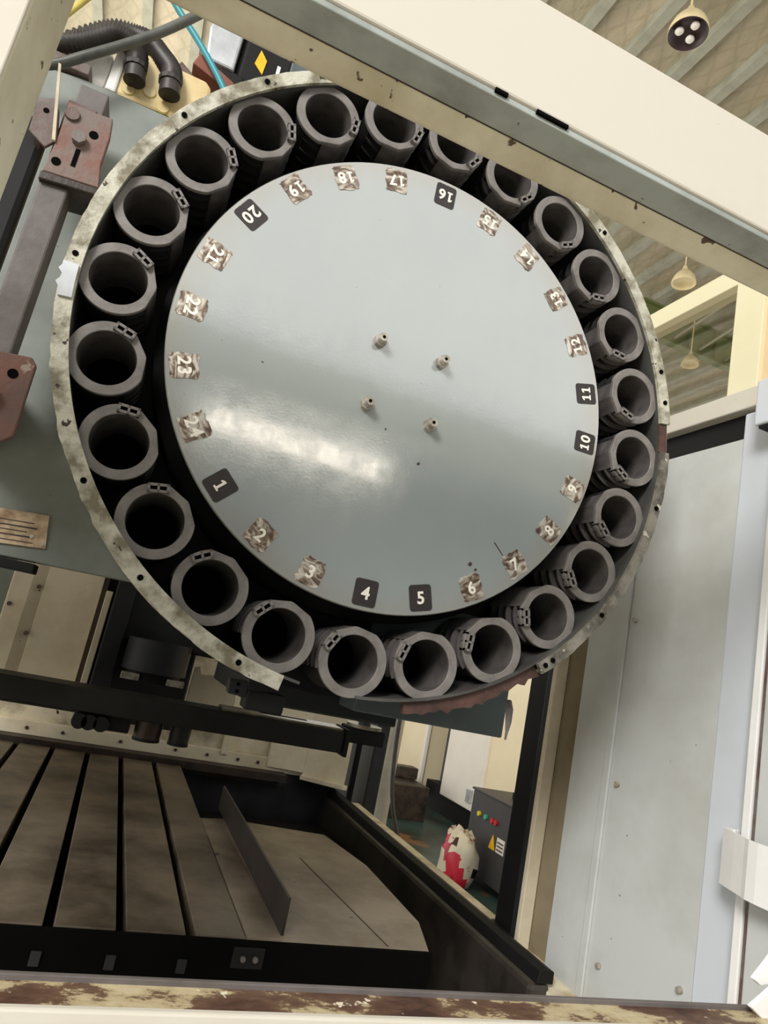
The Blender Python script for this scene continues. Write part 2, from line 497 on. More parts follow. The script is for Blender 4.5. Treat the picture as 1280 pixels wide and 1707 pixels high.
gb = thing('roof_beam', 'green steel roof beam seen through the office window', 'beam', (9.5, 8.0, 7.75))
part('web', MB().box(6.6, 18, 7.99, 8.01, 7.80, 8.36), 'beam_green', gb)
part('flange', MB().box(6.6, 18, 7.92, 8.08, 7.76, 7.80), 'beam_green', gb)
part('flange', MB().box(6.6, 18, 7.92, 8.08, 8.34, 8.38), 'beam_green', gb)
for x in (7.1, 7.7, 8.3, 8.9):
    part('stiffener', MB().box(x, x + 0.03, 7.93, 7.99, 7.80, 8.34), 'beam_green', gb)
for x in (7.4, 8.0, 8.6):
    part('brace', MB().cyl((x, 8.0, 7.9), (x + 0.4, 7.3, 8.42), 0.022, n=8), 'purlin', gb)

def pendant(x, y, z, d, label, bulbs):
    t = thing('pendant_lamp', label, 'lamp', (x, y, z), 'high bay pendant lamps under the roof')
    part('cord', MB().cyl((x, y, z + d * 0.8), (x, y, ROOF), 0.012, n=6), 'lamp_cream', t)
    part('cap', MB().cyl((x, y, z + d * 0.60), (x, y, z + d * 0.84), d * 0.16, d * 0.08, n=24), 'lamp_cream', t)
    mb = MB(); n = 32; L = []
    for r, h in ((0.49, 0.0), (0.5, 0.02), (0.48, 0.16), (0.41, 0.34), (0.30, 0.50), (0.17, 0.62)):
        L.append([(x + d * r * math.cos(2 * pi * i / n), y + d * r * math.sin(2 * pi * i / n), z + d * h) for i in range(n)])
    mb.loops(L); part('shade', mb, 'lamp_cream', t)
    mb = MB(); L = []
    for r, h in ((0.49, 0.0), (0.45, 0.02), (0.40, 0.12), (0.05, 0.16)):
        L.append([(x + d * r * math.cos(2 * pi * i / n), y + d * r * math.sin(2 * pi * i / n), z + d * h) for i in range(n)])
    mb.loops(L); mb.add(L[-1], [tuple(range(n))])
    part('reflector', mb, 'lamp_dark' if bulbs else 'lamp_cream', t)
    for k in range(bulbs):
        a = 2 * pi * k / 3 + 0.6
        px, py = x + d * 0.22 * math.cos(a), y + d * 0.22 * math.sin(a)
        mb = MB(); L = []; m_ = 14
        for r, h in ((0.02, -0.01), (0.08, 0.0), (0.115, 0.05), (0.10, 0.1), (0.06, 0.15)):
            L.append([(px + d * r * math.cos(2 * pi * i / m_), py + d * r * math.sin(2 * pi * i / m_), z + d * h) for i in range(m_)])
        mb.loops(L); mb.add(L[0], [tuple(range(m_))]); part('bulb', mb, 'bulb_white', t)
pendant(3.048, 3.243, 7.42, 0.36, 'cream pendant lamp with three bulbs above the cream beam', 3)
pendant(5.842, 6.128, 7.42, 0.34, 'cream pendant lamp hanging just left of the office window frame', 0)
pendant(7.676, 7.844, 7.42, 0.30, 'small pendant lamp seen through the office window', 0)

# fluorescent batten on the hall wall behind the photographer (mirrored in the plate)
tl = thing('light_panel', 'long light box on the rear hall wall', 'lamp', (1.5, -8.95, 4.0))
part('housing', MB().box(-0.10, 3.05, -8.99, -8.93, 4.02, 4.46), 'white_paint', tl)
part('diffuser', MB().box(0.0, 2.95, -8.93, -8.91, 4.08, 4.40), 'tube_glow', tl)

# ------------------------------------------------------------------ machines and boxes seen through the front opening
mc = thing('machine_cabinet', 'cream sheet metal machine beyond the opening with dark plinth', 'machine', (3.3, 5.6, 0))
part('plinth', MB().box(3.08, 3.38, 3.6, 8.6, 0, 0.25), 'black_paint', mc)
part('panel', MB().box(3.0, 3.3, 5.86, 8.6, 0.15, 2.3), 'cabinet_cream', mc, 0.01)
part('trim_strip', MB().box(2.96, 3.0, 5.80, 5.86, 0.12, 2.3), 'cabinet_white', mc, 0.005)
part('recess_panel', MB().box(3.2, 3.3, 5.38, 5.80, 0.15, 2.3), 'box_bluegrey', mc)
part('door', MB().box(3.0, 3.05, 4.66, 5.38, 0.2, 2.3), 'cabinet_white', mc, 0.01)
part('handle', MB().box(2.97, 3.0, 4.74, 4.82, 0.27, 0.38), 'aluminium', mc, 0.004)
part('panel', MB().box(3.02, 3.3, 3.6, 4.64, 0.25, 2.3), 'cabinet_cream', mc, 0.01)
part('edge_strip', MB().box(2.99, 3.02, 4.60, 4.64, 0.25, 2.3), 'cabinet_white', mc, 0.004)

cb = thing('control_box', 'charcoal control box with coloured lamps and warning label', 'control box', (2.6, 3.2, 0))
part('body', MB().box(2.35, 2.95, 2.85, 3.62, 0.05, 0.575), 'box_charcoal', cb, 0.008)
part('lid', MB().box(2.34, 2.96, 2.84, 3.63, 0.575, 0.59), 'box_charcoal', cb, 0.004)
part('foot', MB().box(2.4, 2.9, 2.9, 3.58, 0, 0.05), 'black_paint', cb)
part('lid_bar', MB().box(2.5, 2.53, 2.9, 3.35, 0.59, 0.635), 'black_paint', cb, 0.003)
for y, mname in ((3.484, 'lens_yellow'), (3.392, 'lens_green'), (3.302, 'lens_red'), (3.255, 'lens_red')):
    part('indicator_lamp', MB().cyl((2.35, y, 0.44), (2.335, y, 0.44), 0.017, n=12), mname, cb)
part('warning_label', MB().prism([(3.31, 0.27), (3.23, 0.27), (3.27, 0.36)], 'x', 2.346, 2.35), 'yellow_label', cb)
part('warning_text', MB().box(2.346, 2.35, 3.12, 3.215, 0.27, 0.36), 'cabinet_white', cb)
for k in range(3):
    part('warning_line', MB().box(2.344, 2.346, 3.13, 3.205, 0.285 + 0.022 * k, 0.293 + 0.022 * k), 'ink_brown', cb)

def bag():
    t = thing('plastic_bag', 'red and cream crumpled plastic bag on the floor by the control box', 'bag', (2.18, 3.40, 0))
    rnd = random.Random(3)
    n = 18; L = []
    prof = ((0.0, 0.09), (0.01, 0.135), (0.07, 0.15), (0.14, 0.155), (0.21, 0.145), (0.26, 0.125), (0.30, 0.105))
    for j, (h, r) in enumerate(prof):
        l = []
        for i in range(n):
            a = 2 * pi * i / n
            q = r * (1 + 0.2 * (rnd.random() - 0.5)) * (1 + 0.10 * math.sin(3 * a + j))
            l.append((2.18 + 0.75 * q * math.cos(a) + 0.03 * h, 3.40 + q * math.sin(a), h + 0.03 * (rnd.random() - 0.5) * (j > 1)))
        L.append(l)
    mb = MB(); mb.loops(L, True, True)
    for k, fi in enumerate(range(len(mb.f))):
        row, colm = divmod(fi, n)
        a = colm / n
        mb.mi[fi] = 0 if (0.45 < a + 0.07 * (row - 3) < 0.62 or (row < 2 and 0.4 < a < 0.6)) else (2 if (row * 5 + colm * 3) % 11 == 0 else 1)
    mb.add(L[0], [tuple(range(n))], False, 1)
    mb.add(L[-1], [tuple(range(n))], False, 1)
    part('sack', mb, ['bag_red', 'bag_cream', 'bag_dark'], t)
    mb = MB(); top = L[-1]
    up = [(2.19 + (p[0] - 2.18) * 0.5, 3.42 + (p[1] - 3.40) * 1.0, p[2] + 0.02 + 0.03 * rnd.random()) for p in top]
    mb.loops([top, up], True, False)
    part('rim', mb, 'bag_cream', t)
bag()

ps = thing('round_post', 'pale grey post outside the machine opening with cable beside', 'post', (1.1, 2.35, 0))
part('shaft', MB().cyl((1.1, 2.35, 0.02), (1.1, 2.35, 1.25), 0.052, 0.045, n=24), 'pole_grey', ps)
part('foot', MB().cyl((1.1, 2.35, 0), (1.1, 2.35, 0.03), 0.10, n=24), 'pole_grey', ps)
solid('power_cable', MB().tube([(1.08, 2.26, 1.12), (1.08, 2.25, 0.97), (1.08, 2.23, 0.86), (1.08, 2.20, 0.76), (1.09, 2.16, 0.66), (1.12, 2.12, 0.55), (1.2, 2.1, 0.3), (1.3, 2.15, 0.03), (1.6, 2.3, 0.012)], 0.011, 8, sub=4),
      'hose_black', 'thin black cable hanging beside the pale grey post', 'cable')
jk = thing('scrap_heap', 'dark crate with rusty scrap on the floor beyond the opening', 'crate', (2.0, 5.4, 0))
part('crate', MB().box(1.7, 2.7, 5.0, 6.0, 0, 0.3), 'oily_brown', jk, 0.01)
rs = random.Random(5)
for k in range(9):
    x = 1.8 + 0.8 * rs.random(); y = 5.1 + 0.8 * rs.random()
    part('scrap', MB().box(x, x + 0.12 + 0.1 * rs.random(), y, y + 0.15, 0.3, 0.34 + 0.12 * rs.random()), rs.choice(['rust', 'oily_brown', 'red_oxide', 'dark_machine']), jk, 0.01)

# ================================================================== MACHINE ENCLOSURE
# top beam of the side opening
tb = thing('enclosure_beam', 'wide cream beam crossing above the tool magazine', 'beam', (0.1, -0.47, 1.795))
part('front_panel', MB().box(-0.95, 1.0, -0.5008, -0.4486, 1.8152, 1.9307), 'cream', tb, 0.0025)
part('underside_fold', MB().box(-0.95, 1.0, -0.4982, -0.4635, 1.8083, 1.8156), 'grey_fold', tb, 0.0012)
part('lower_lip', MB().prism([(-0.4648, 1.8156), (-0.4665, 1.8092), (-0.4588, 1.8006), (-0.4451, 1.7955), (-0.440, 1.7981), (-0.440, 1.8156)], 'x', -0.95, 1.0), 'cream_frame', tb, 0.0025)
part('crease_shade', MB().box(-0.95, 1.0, -0.4668, -0.4655, 1.8078, 1.8090), 'ink_brown', tb)  # thin dark strip drawn for the shade line along the fold
for x0, x1 in ((-0.1437, -0.1308), (-0.1000, -0.0658)):
    part('slot', MB().box(x0, x1, -0.5010, -0.491, 1.8122, 1.8158), 'hole_black', tb)

# left post
lp = thing('enclosure_post', 'cream sheet metal post at the upper left corner', 'post', (-0.72, -0.46, 0.9))
part('front_panel', MB().box(-0.95, -0.4933, -0.5008, -0.4965, 0.9, 1.815), 'cream', lp, 0.0012)
part('return_flange', MB().box(-0.5049, -0.4925, -0.4982, -0.4178, 0.9, 1.795), 'cream_frame', lp, 0.0018)

# bottom sill
sl = thing('enclosure_sill', 'rust stained cream sill along the bottom of the opening', 'sill', (-0.25, -0.49, 0.4))
part('front_panel', MB().box(-0.95, 0.70, -0.5042, -0.4974, 0.4, 1.0756), 'cream', sl, 0.0018)
part('top_plate', MB().box(-0.95, 0.70, -0.4991, -0.4691, 1.0679, 1.0751), 'sill_rust', sl)
part('rear_lip', MB().box(-0.95, 0.70, -0.4712, -0.4670, 1.061, 1.0786), 'bar_grey', sl, 0.0006)

# white folded sheets at the right end of the sill
ws = thing('white_cover', 'white folded sheet at the right end of the rusty sill', 'cover', (0.31, -0.475, 1.061))
part('sheet', MB().prism([(0.2664, 1.0833), (0.2886, 1.0696), (0.3468, 1.061), (0.3468, 1.1295), (0.2955, 1.1021)], 'y', -0.4828, -0.4777), 'white_paint', ws, 0.001)
part('sheet', MB().prism([(0.2818, 1.1004), (0.2972, 1.1158), (0.3468, 1.1723), (0.3468, 1.1039), (0.2912, 1.0953)], 'y', -0.4708, -0.4657), 'white_paint', ws, 0.001)

# front side wall of the enclosure, right in the photo
XW = 0.70
fp = thing('front_wall', 'light grey sheet metal front wall of the machine right of the magazine', 'panel', (0.75, 0.1, 0.4))
part('panel', MB().box(XW + 0.004, XW + 0.0078, 0.256, 0.385, 0.66, 1.872), 'door_grey', fp, 0.002)
part('edge_fold', MB().box(XW + 0.002, XW + 0.0078, 0.256, 0.276, 0.66, 1.872), 'door_grey', fp, 0.002)
part('panel', MB().box(XW + 0.008, XW + 0.035, -0.004, 0.384, 0.4, 1.874), 'door_grey', fp, 0.0015)
part('panel', MB().box(XW + 0.004, XW + 0.035, -0.095, -0.0055, 0.4, 1.925), 'door_blue', fp, 0.004)
part('recess', MB().box(XW + 0.022, XW + 0.035, 0.385, 0.4705, 0.66, 1.93), 'recess_shade_tan', fp)  # tan colour stands in for the shade inside the recess
part('ledge', MB().prism([(0.655, 0.742), (0.70, 0.752), (0.74, 0.752), (0.74, 0.72), (0.655, 0.72)], 'y', 0.20, 0.50), 'sill_trim', fp, 0.002)
part('shadow_gap', MB().box(XW + 0.02, XW + 0.04, -0.09, 0.470, 1.874, 1.932), 'black_paint', fp)  # black strip standing in for the shade below the top rail
part('top_rail', MB().box(XW - 0.004, XW + 0.05, -0.30, 0.470, 1.932, 1.976), 'cream', fp, 0.003)
for (y, z) in ((0.237, 1.508), (0.230, 1.165), (0.221, 0.827), (0.02, 0.878)):
    sc_ = part('screw', MB().cyl((XW + 0.010, y, z), (XW + 0.001, y, z), 0.0065, 0.005, n=12), 'steel', fp)

tr = solid('jamb_strip', MB().box(0.690, 0.722, 0.471, 0.487, 0.735, 1.93), 'cover_cream', 'pale vertical jamb strip beside the black door post', 'trim', 0.002)
dp = thing('door_post', 'black vertical door post right of the opening', 'post', (0.72, 0.556, 0.70))
part('body', MB().box(0.700, 0.76, 0.514, 0.592, 0.70, 1.93), 'black_paint', dp, 0.004)
part('seal', MB().box(0.695, 0.73, 0.4875, 0.514, 0.72, 1.93), 'dark_machine', dp, 0.004)
part('shoe', MB().box(0.670, 0.72, 0.49, 0.60, 0.70, 0.765), 'black_paint', dp, 0.004)

dj = thing('sliding_door_edge', 'white sliding door edge with curved handle at the far right', 'door', (0.7, -0.2, 0.4))
part('edge_strip', MB().box(0.680, 0.705, -0.112, -0.096, 0.4, 1.86), 'white_paint', dj, 0.002)
part('gasket', MB().box(0.684, 0.705, -0.124, -0.112, 0.4, 1.86), 'rusty_grey', dj, 0.002)
part('leaf', MB().box(0.676, 0.705, -0.5, -0.124, 0.4, 1.86), 'door_grey', dj, 0.003)
mb = MB(); outer = [(0.700, -0.070), (0.672, -0.072), (0.664, -0.078), (0.650, -0.112), (0.640, -0.140), (0.634, -0.152), (0.632, -0.17), (0.634, -0.24)]
inner = [(p[0] - 0.003, p[1] + 0.004) if False else (p[0] + 0.003, p[1] - 0.001) for p in outer]
inner[0] = (0.700, -0.073); inner[1] = (0.673, -0.075)
mb.prism(outer + inner[::-1], 'z', 1.078, 1.162)
hd = part('handle', mb, 'white_paint', dj, label='white curved sheet metal handle')
part('mount', MB().box(0.690, 0.704, -0.076, -0.066, 1.078, 1.162), 'white_paint', hd, 0.002)
hb = thing('header_box', 'pale blue white box at the right edge under the cream beam', 'box', (0.68, -0.15, 1.865))
part('shell', MB().box(0.655, 0.72, -0.30, -0.072, 1.866, 1.958), 'door_blue', hb, 0.004)
part('underside_shade', MB().box(0.66, 0.715, -0.29, -0.08, 1.860, 1.867), 'black_paint', hb)  # black slab paints in the shade beneath the box

# ------------------------------------------------------------------ work table with T slots
tbq = thing('work_table', 'oily brown cast iron table with five dark T slots', 'table', (-0.3, 1.0, 0.55))
SX = [-0.530, -0.415, -0.300, -0.187, -0.072]
edges = [-0.70] + [v for s in SX for v in (s - 0.0085, s + 0.0085)] + [0.024]
for k in range(0, len(edges), 2):
    part('table_bar', MB().box(edges[k], edges[k + 1], 0.31, 1.72, 0.765, 0.80), 'table_iron', tbq, 0.0015)
part('slot_bed', MB().box(-0.70, 0.02, 0.32, 1.78, 0.70, 0.765), 'hole_black', tbq)
part('apron', MB().box(-0.70, 0.02, 0.315, 1.72, 0.45, 0.70), 'black_paint', tbq)
for s in SX:
    part('slot_plug', MB().box(s - 0.014, s + 0.002, 0.296, 0.30, 0.744, 0.766), 'dark_machine', tbq, 0.001)
part('front_apron', MB().box(-0.70, 0.386, 0.300, 0.309, 0.45, 0.7975), 'hole_black', tbq)
part('end_bracket', MB().box(0.004, 0.060, 0.296, 0.31, 0.756, 0.790), 'black_paint', tbq, 0.002)
for x in (0.022, 0.044):
    part('bolt', MB().cyl((x, 0.297, 0.773), (x, 0.290, 0.773), 0.005, n=6, smooth=False), 'bar_grey', tbq)
part('side_sheet', MB().prism([(0.024, 0.31), (0.382, 0.306), (0.425, 0.45), (0.430, 0.80), (0.385, 1.04), (0.10, 1.085), (0.024, 1.06)], 'z', 0.770, 0.797), 'tray_sheet', tbq, 0.001, label='stained brown sheet right of the slots')
part('patch_sheet', MB().prism([(0.026, 0.318), (0.092, 0.318), (0.084, 0.70), (0.076, 0.88), (0.026, 0.90)], 'z', 0.797, 0.8000), 'tray_sheet', tbq)
part('seam', MB().prism([(0.300, 0.32), (0.3025, 0.32), (0.25, 0.80), (0.2475, 0.80)], 'z', 0.797, 0.7978), 'oily_brown', tbq)
part('side_apron', MB().box(0.022, 0.378, 0.318, 1.03, 0.45, 0.770), 'black_paint', tbq)
solid('upright_fin', MB().box(0.091, 0.096, 0.328, 1.18, 0.800, 0.8635), 'fin_dark', 'thin dark upright plate standing on the stained sheet', 'plate')
solid('cross_bed', MB().box(0.03, 0.60, 1.20, 1.72, 0.30, 0.66), 'black_paint', 'dark casting in the pit behind the stained sheet', 'machine bed', 0.006)
solid('bed_ledge', MB().box(-0.70, 0.43, 1.785, 1.80, 0.765, 0.817).box(-0.70, 0.43, 1.73, 1.80, 0.79, 0.817), 'oily_brown', 'oily brown ledge under the cream rear guard', 'ledge')
solid('pit_wall', MB().box(-0.70, 0.66, 1.801, 1.83, 0.30, 0.812), 'dark_machine', 'dark pit wall under the oily brown ledge', 'machine bed')
rl = thing('front_rail', 'long black rail along the opening beside the chip tray', 'rail', (0.63, 1.1, 0.5))
part('body', MB().box(0.615, 0.665, 0.30, 1.86, 0.45, 0.755), 'rail_dark', rl, 0.012)
part('cap', MB().prism([(0.628, 0.755), (0.634, 0.778), (0.65, 0.784), (0.668, 0.778), (0.668, 0.755)], 'y', 0.30, 1.86), 'black_paint', rl, 0.002)
solid('door_sill', MB().box(0.672, 0.720, 0.60, 1.67, 0.62, 0.767), 'sill_trim', 'bright cream door sill strip behind the black rail', 'sill', 0.002)

# rear guard of the work space
rg = thing('rear_guard', 'cream sheet metal guard with screws behind the work table', 'guard', (0, 1.83, 0.8))
part('panel', MB().box(-0.75, 0.30, 1.81, 1.83, 0.818, 1.25), 'dirty_cream', rg, 0.002)
part('bottom_flange', MB().box(-0.75, 0.50, 1.795, 1.835, 0.812, 0.865), 'cover_cream', rg, 0.003)
part('slide_rod', MB().cyl((-0.15, 1.77, 0.955), (0.17, 1.77, 0.96), 0.008, n=10), 'steel', rg)
part('frame_edge', MB().box(-0.70, -0.66, 1.79, 1.815, 0.865, 0.99), 'cover_cream', rg, 0.002)
part('groove', MB().box(-0.60, -0.22, 1.806, 1.811, 0.930, 0.936), 'ink_brown', rg)
part('rib', MB().box(0.170, 0.195, 1.785, 1.815, 0.85, 1.10), 'cover_cream', rg, 0.003)
part('panel', MB().box(0.195, 0.355, 1.808, 1.83, 0.865, 1.13), 'cover_cream', rg, 0.002)
part('panel', MB().prism([(0.355, 1.83), (0.355, 1.79), (0.50, 1.77), (0.50, 1.83)], 'z', 0.83, 1.12), 'cover_cream', rg, 0.002)
part('panel', MB().prism([(0.50, 1.84), (0.50, 1.77), (0.655, 1.70), (0.665, 1.72), (0.655, 1.84)], 'z', 0.815, 1.09), 'cover_cream', rg, 0.002)
part('corner_flange', MB().prism([(0.49, 1.765), (0.640, 1.67), (0.662, 1.675), (0.655, 1.71), (0.50, 1.775)], 'z', 0.805, 0.822), 'cover_cream', rg, 0.002)
for x in (-0.62, -0.52, -0.40, -0.2, 0.0, 0.12, 0.24, 0.32):
    part('screw', MB().cyl((x, 1.797, 0.84), (x, 1.790, 0.84), 0.006, n=8), 'ink_brown', rg)
solid('corner_upright', MB().box(0.735, 0.79, 1.66, 1.80, 0.0, 1.12), 'dark_machine', 'dark blue grey upright at the far corner of the opening', 'upright', 0.006)
solid('door_track', MB().box(0.735, 0.80, 1.86, 2.02, 0.0, 1.12), 'black_paint', 'black upright just behind the blue grey corner upright', 'upright', 0.006)

# headstock and covers left
hc = thing('column_cover', 'beige folded column cover with red screws below the grey plate', 'cover', (-0.5, 1.03, 1.05))
part('side_panel', MB().box(-0.95, -0.602, 1.03, 1.05, 1.06, 1.60), 'plate_grey', hc, 0.003)
part('panel', MB().box(-0.602, -0.552, 1.005, 1.03, 1.06, 1.60), 'cover_cream', hc, 0.003)
part('fold', MB().prism([(-0.552, 1.005), (-0.525, 1.020), (-0.525, 1.03), (-0.552, 1.03)], 'z', 1.06, 1.60), 'cover_cream', hc, 0.001)
part('panel', MB().box(-0.525, -0.386, 1.014, 1.03, 1.06, 1.60), 'cover_cream', hc, 0.002)
part('edge_strip', MB().box(-0.373, -0.356, 0.985, 1.02, 1.06, 1.345), 'cover_cream', hc, 0.002)
part('side_recess', MB().box(-0.388, -0.373, 1.016, 1.04, 1.06, 1.60), 'ink_brown', hc)
part('dark_backing', MB().box(-0.95, -0.34, 1.05, 1.09, 1.02, 1.75), 'dark_machine', hc)  # dark sheet added behind the cover to close a bright gap
for (x, z) in ((-0.535, 1.318), (-0.590, 1.262), (-0.532, 1.198)):
    part('screw', MB().cyl((x, 1.014 if x > -0.55 else 1.006, z), (x, 1.000, z), 0.0055, n=10), 'rust', hc)
hs = thing('spindle_head', 'dark spindle head with round nose above the table', 'spindle', (-0.2, 0.95, 1.0))
part('head_casting', MB().box(-0.315, 0.20, 0.98, 1.5, 1.225, 1.8), 'dark_machine', hs, 0.01)
part('side_casting', MB().box(-0.350, -0.300, 0.95, 1.2, 1.10, 1.8), 'dark_machine', hs, 0.004)
part('lower_casting', MB().box(-0.345, -0.088, 1.13, 1.5, 1.00, 1.23), 'dark_machine', hs, 0.006)
part('nose', MB().cyl((-0.205, 0.95, 1.245), (-0.205, 0.95, 1.165), 0.082, n=40), 'dark_machine', hs)
part('nose_ring', MB().cyl((-0.205, 0.95, 1.165), (-0.205, 0.95, 1.14), 0.070, 0.066, n=40), 'black_paint', hs)
for x in (-0.262, -0.150):
    part('drive_key', MB().box(x - 0.022, x + 0.022, 0.875, 0.90, 1.142, 1.158), 'steel', hs, 0.002)
cp = thing('cream_shield', 'small notched cream plate right of the spindle nose', 'shield', (0, 1.3, 1.05))
part('plate', MB().prism([(-0.066, 1.05), (-0.064, 1.177), (-0.048, 1.180), (-0.040, 1.158), (0.055, 1.166), (0.085, 1.104), (0.085, 1.05)], 'y', 1.29, 1.30), 'cover_cream', cp, 0.001)
part('rim_strip', MB().box(-0.066, 0.09, 1.27, 1.29, 1.045, 1.055), 'cover_cream', cp)

am = thing('changer_arm', 'long dark tool changer beam crossing below the magazine', 'beam', (-0.2, 0.7, 1.07))
part('body', MB().box(-0.85, 0.252, 0.66, 0.75, 1.078, 1.128), 'arm_dark', am, 0.003)
part('top_plate', MB().box(-0.05, 0.249, 0.672, 0.752, 1.128, 1.134), 'arm_lit_top', am, 0.002)  # pale strip paints in the light and oil sheen on the arm's top
part('end_cap', MB().box(0.252, 0.262, 0.65, 0.75, 1.072, 1.136), 'black_paint', am, 0.002)
part('slot', MB().box(0.045, 0.165, 0.715, 0.728, 1.1335, 1.1352), 'hole_black', am)
part('tail', MB().box(0.262, 0.36, 0.67, 0.74, 1.105, 1.142), 'black_paint', am, 0.004)
part('tail_disc', MB().cyl((0.31, 0.70, 1.142), (0.31, 0.70, 1.150), 0.045, n=24), 'arm_lit_top', am)
part('knob', MB().cyl((0.31, 0.70, 1.150), (0.31, 0.70, 1.172), 0.016, n=16), 'box_bluegrey', am)
for (x, r, mname) in ((-0.199, 0.031, 'gripper_brown'), (-0.128, 0.024, 'arm_dark')):
    g = part('gripper_cup', MB().cyl((x, 0.70, 1.080), (x, 0.70, 1.036), r, r * 0.94, n=28), mname, am)
    part('cup_rim', MB().cyl((x, 0.70, 1.040), (x, 0.70, 1.034), r * 0.98, n=28), 'black_paint', g)
for x in (-0.345, -0.325, -0.30):
    part('roller', MB().cyl((x, 0.65, 1.060), (x, 0.75, 1.060), 0.016, n=16), 'black_paint', am)
part('hanger', MB().box(-0.30, -0.24, 0.68, 0.74, 1.045, 1.08), 'black_paint', am, 0.003)

# ================================================================== TOOL MAGAZINE
hz = thing('magazine_housing', 'round grey green magazine casing with chipped pale rim', 'casing', (0, 0.05, ZC))
# chipped pale rim, in the lengths the photograph shows
part('rim_flange', ring_sector(MB(), 0.497, 0.5185, -0.020, -0.014, 9.5, 179.0, 120, 0.0012), 'rim_paint', hz)
part('rim_flange', ring_sector(MB(), 0.497, 0.5195, -0.021, -0.014, 179.0, 259.0, 60, 0.003), 'rim_paint', hz)
part('rim_flange', ring_sector(MB(), 0.501, 0.5185, -0.020, -0.012, -52.0, 3.3, 44, 0.002), 'rim_grimy', hz, label='grimy grey lower right length of the rim')
part('rim_patch', ring_sector(MB(), 0.497, 0.514, -0.016, -0.010, 3.3, 9.5, 8), 'rim_brown', hz, label='bare brown gap in the rim')
part('lower_flap', ring_sector(MB(), 0.497, 0.522, -0.006, 0.006, -79.0, -52.0, 24, 0.010), 'rim_brown', hz, label='bent reddish brown lip')
part('rim_skirt', ring_sector(MB(), 0.5125, 0.5165, -0.014, 0.125, -52.0, 259.0, 200), 'rim_paint', hz)
# inner wall (open cylinder with thickness) and back plate
part('drum_wall', ring_sector(MB(), 0.497, 0.501, -0.014, 0.125, -88.0, 262.0, 220), 'drum_dark', hz)
mb = MB(); ring_sector(mb, 0.25, 0.512, 0.120, 0.128, 0, 360, 120)
part('back_plate', mb, 'black_paint', hz)
# screw holes on the rim
for a in (179.7, 148.1, 131.0, 119.0, 215.4, 231.9, 251.5, 20.7, 52.5, 14.0, 3.0 - 12, -35.0, -49.0, -50.8):
    c, s = math.cos(rad(a)), math.sin(rad(a))
    p = (0.5085 * c, ZC + 0.5085 * s)
    part('screw_hole', MB().cyl((p[0], -0.0222, p[1]), (p[0], -0.018, p[1]), 0.0042, n=10), 'hole_black', hz)
# torn silver edge at the left of the rim
part('torn_edge', ring_sector(MB(), 0.499, 0.520, -0.0245, -0.020, 181.5, 187.0, 8, 0.008), 'aluminium', hz, label='torn shiny metal edge of the rim')
# grey mounting plate left of the drum, with lower box
mb = MB().prism([(-0.625, 1.341), (-0.315, 1.348), (-0.24, 1.36), (-0.24, 1.9), (-0.30, 2.114), (-0.50, 2.116), (-0.60, 2.118), (-0.66, 2.11), (-0.66, 2.02), (-0.625, 2.0)], 'y', 0.130, 0.165)
part('mounting_plate', mb, 'plate_grey', hz, 0.002)
part('plate_strip', MB().box(-0.66, -0.455, 0.118, 0.165, 1.328, 1.342), 'black_paint', hz, 0.002)
part('gear_box', MB().box(0.065, 0.347, 0.115, 0.40, 1.222, 1.42), 'box_bluegrey', hz, 0.003)
part('rear_dark_filler', MB().box(-0.10, 0.18, 0.20, 0.60, 1.20, 1.5), 'dark_machine', hz, 0.004)  # box added to keep the space behind the drum dark
part('sensor_tab', MB().prism([(-0.160, 1.243), (-0.132, 1.243), (-0.130, 1.220), (-0.158, 1.222)], 'y', 0.025, 0.045), 'dark_machine', hz, 0.002)
for z in (1.237, 1.227):
    part('screw_hole', MB().cyl((-0.146, 0.0245, z), (-0.146, 0.03, z), 0.0028, n=8), 'hole_black', hz)
part('tab_arm', MB().box(-0.132, -0.075, 0.02, 0.06, 1.205, 1.232), 'black_paint', hz, 0.003)

# data plate
dpz = thing('data_plate', 'tarnished brass coloured data plate riveted below the rusty bar', 'plate', (-0.49, 0.13, 1.355))
part('sheet', MB().prism([(-0.57, 1.355), (-0.450, 1.367), (-0.458, 1.415), (-0.57, 1.406)], 'y', 0.1265, 0.130), 'tag_metal', dpz)
for k in range(5):
    z = 1.370 + 0.007 * k
    part('text_line', MB().prism([(-0.555, z - 0.006), (-0.468 - 0.006 * (k % 3), z), (-0.468 - 0.006 * (k % 3), z + 0.0012 + 0.001 * (k % 2)), (-0.555, z - 0.005)], 'y', 0.1258, 0.1266), 'ink_brown', dpz)
for (x, z) in ((-0.456, 1.371), (-0.472, 1.380)):
    part('rivet', MB().cyl((x, 0.1266, z), (x, 0.1245, z), 0.0028, n=10), 'steel', dpz)

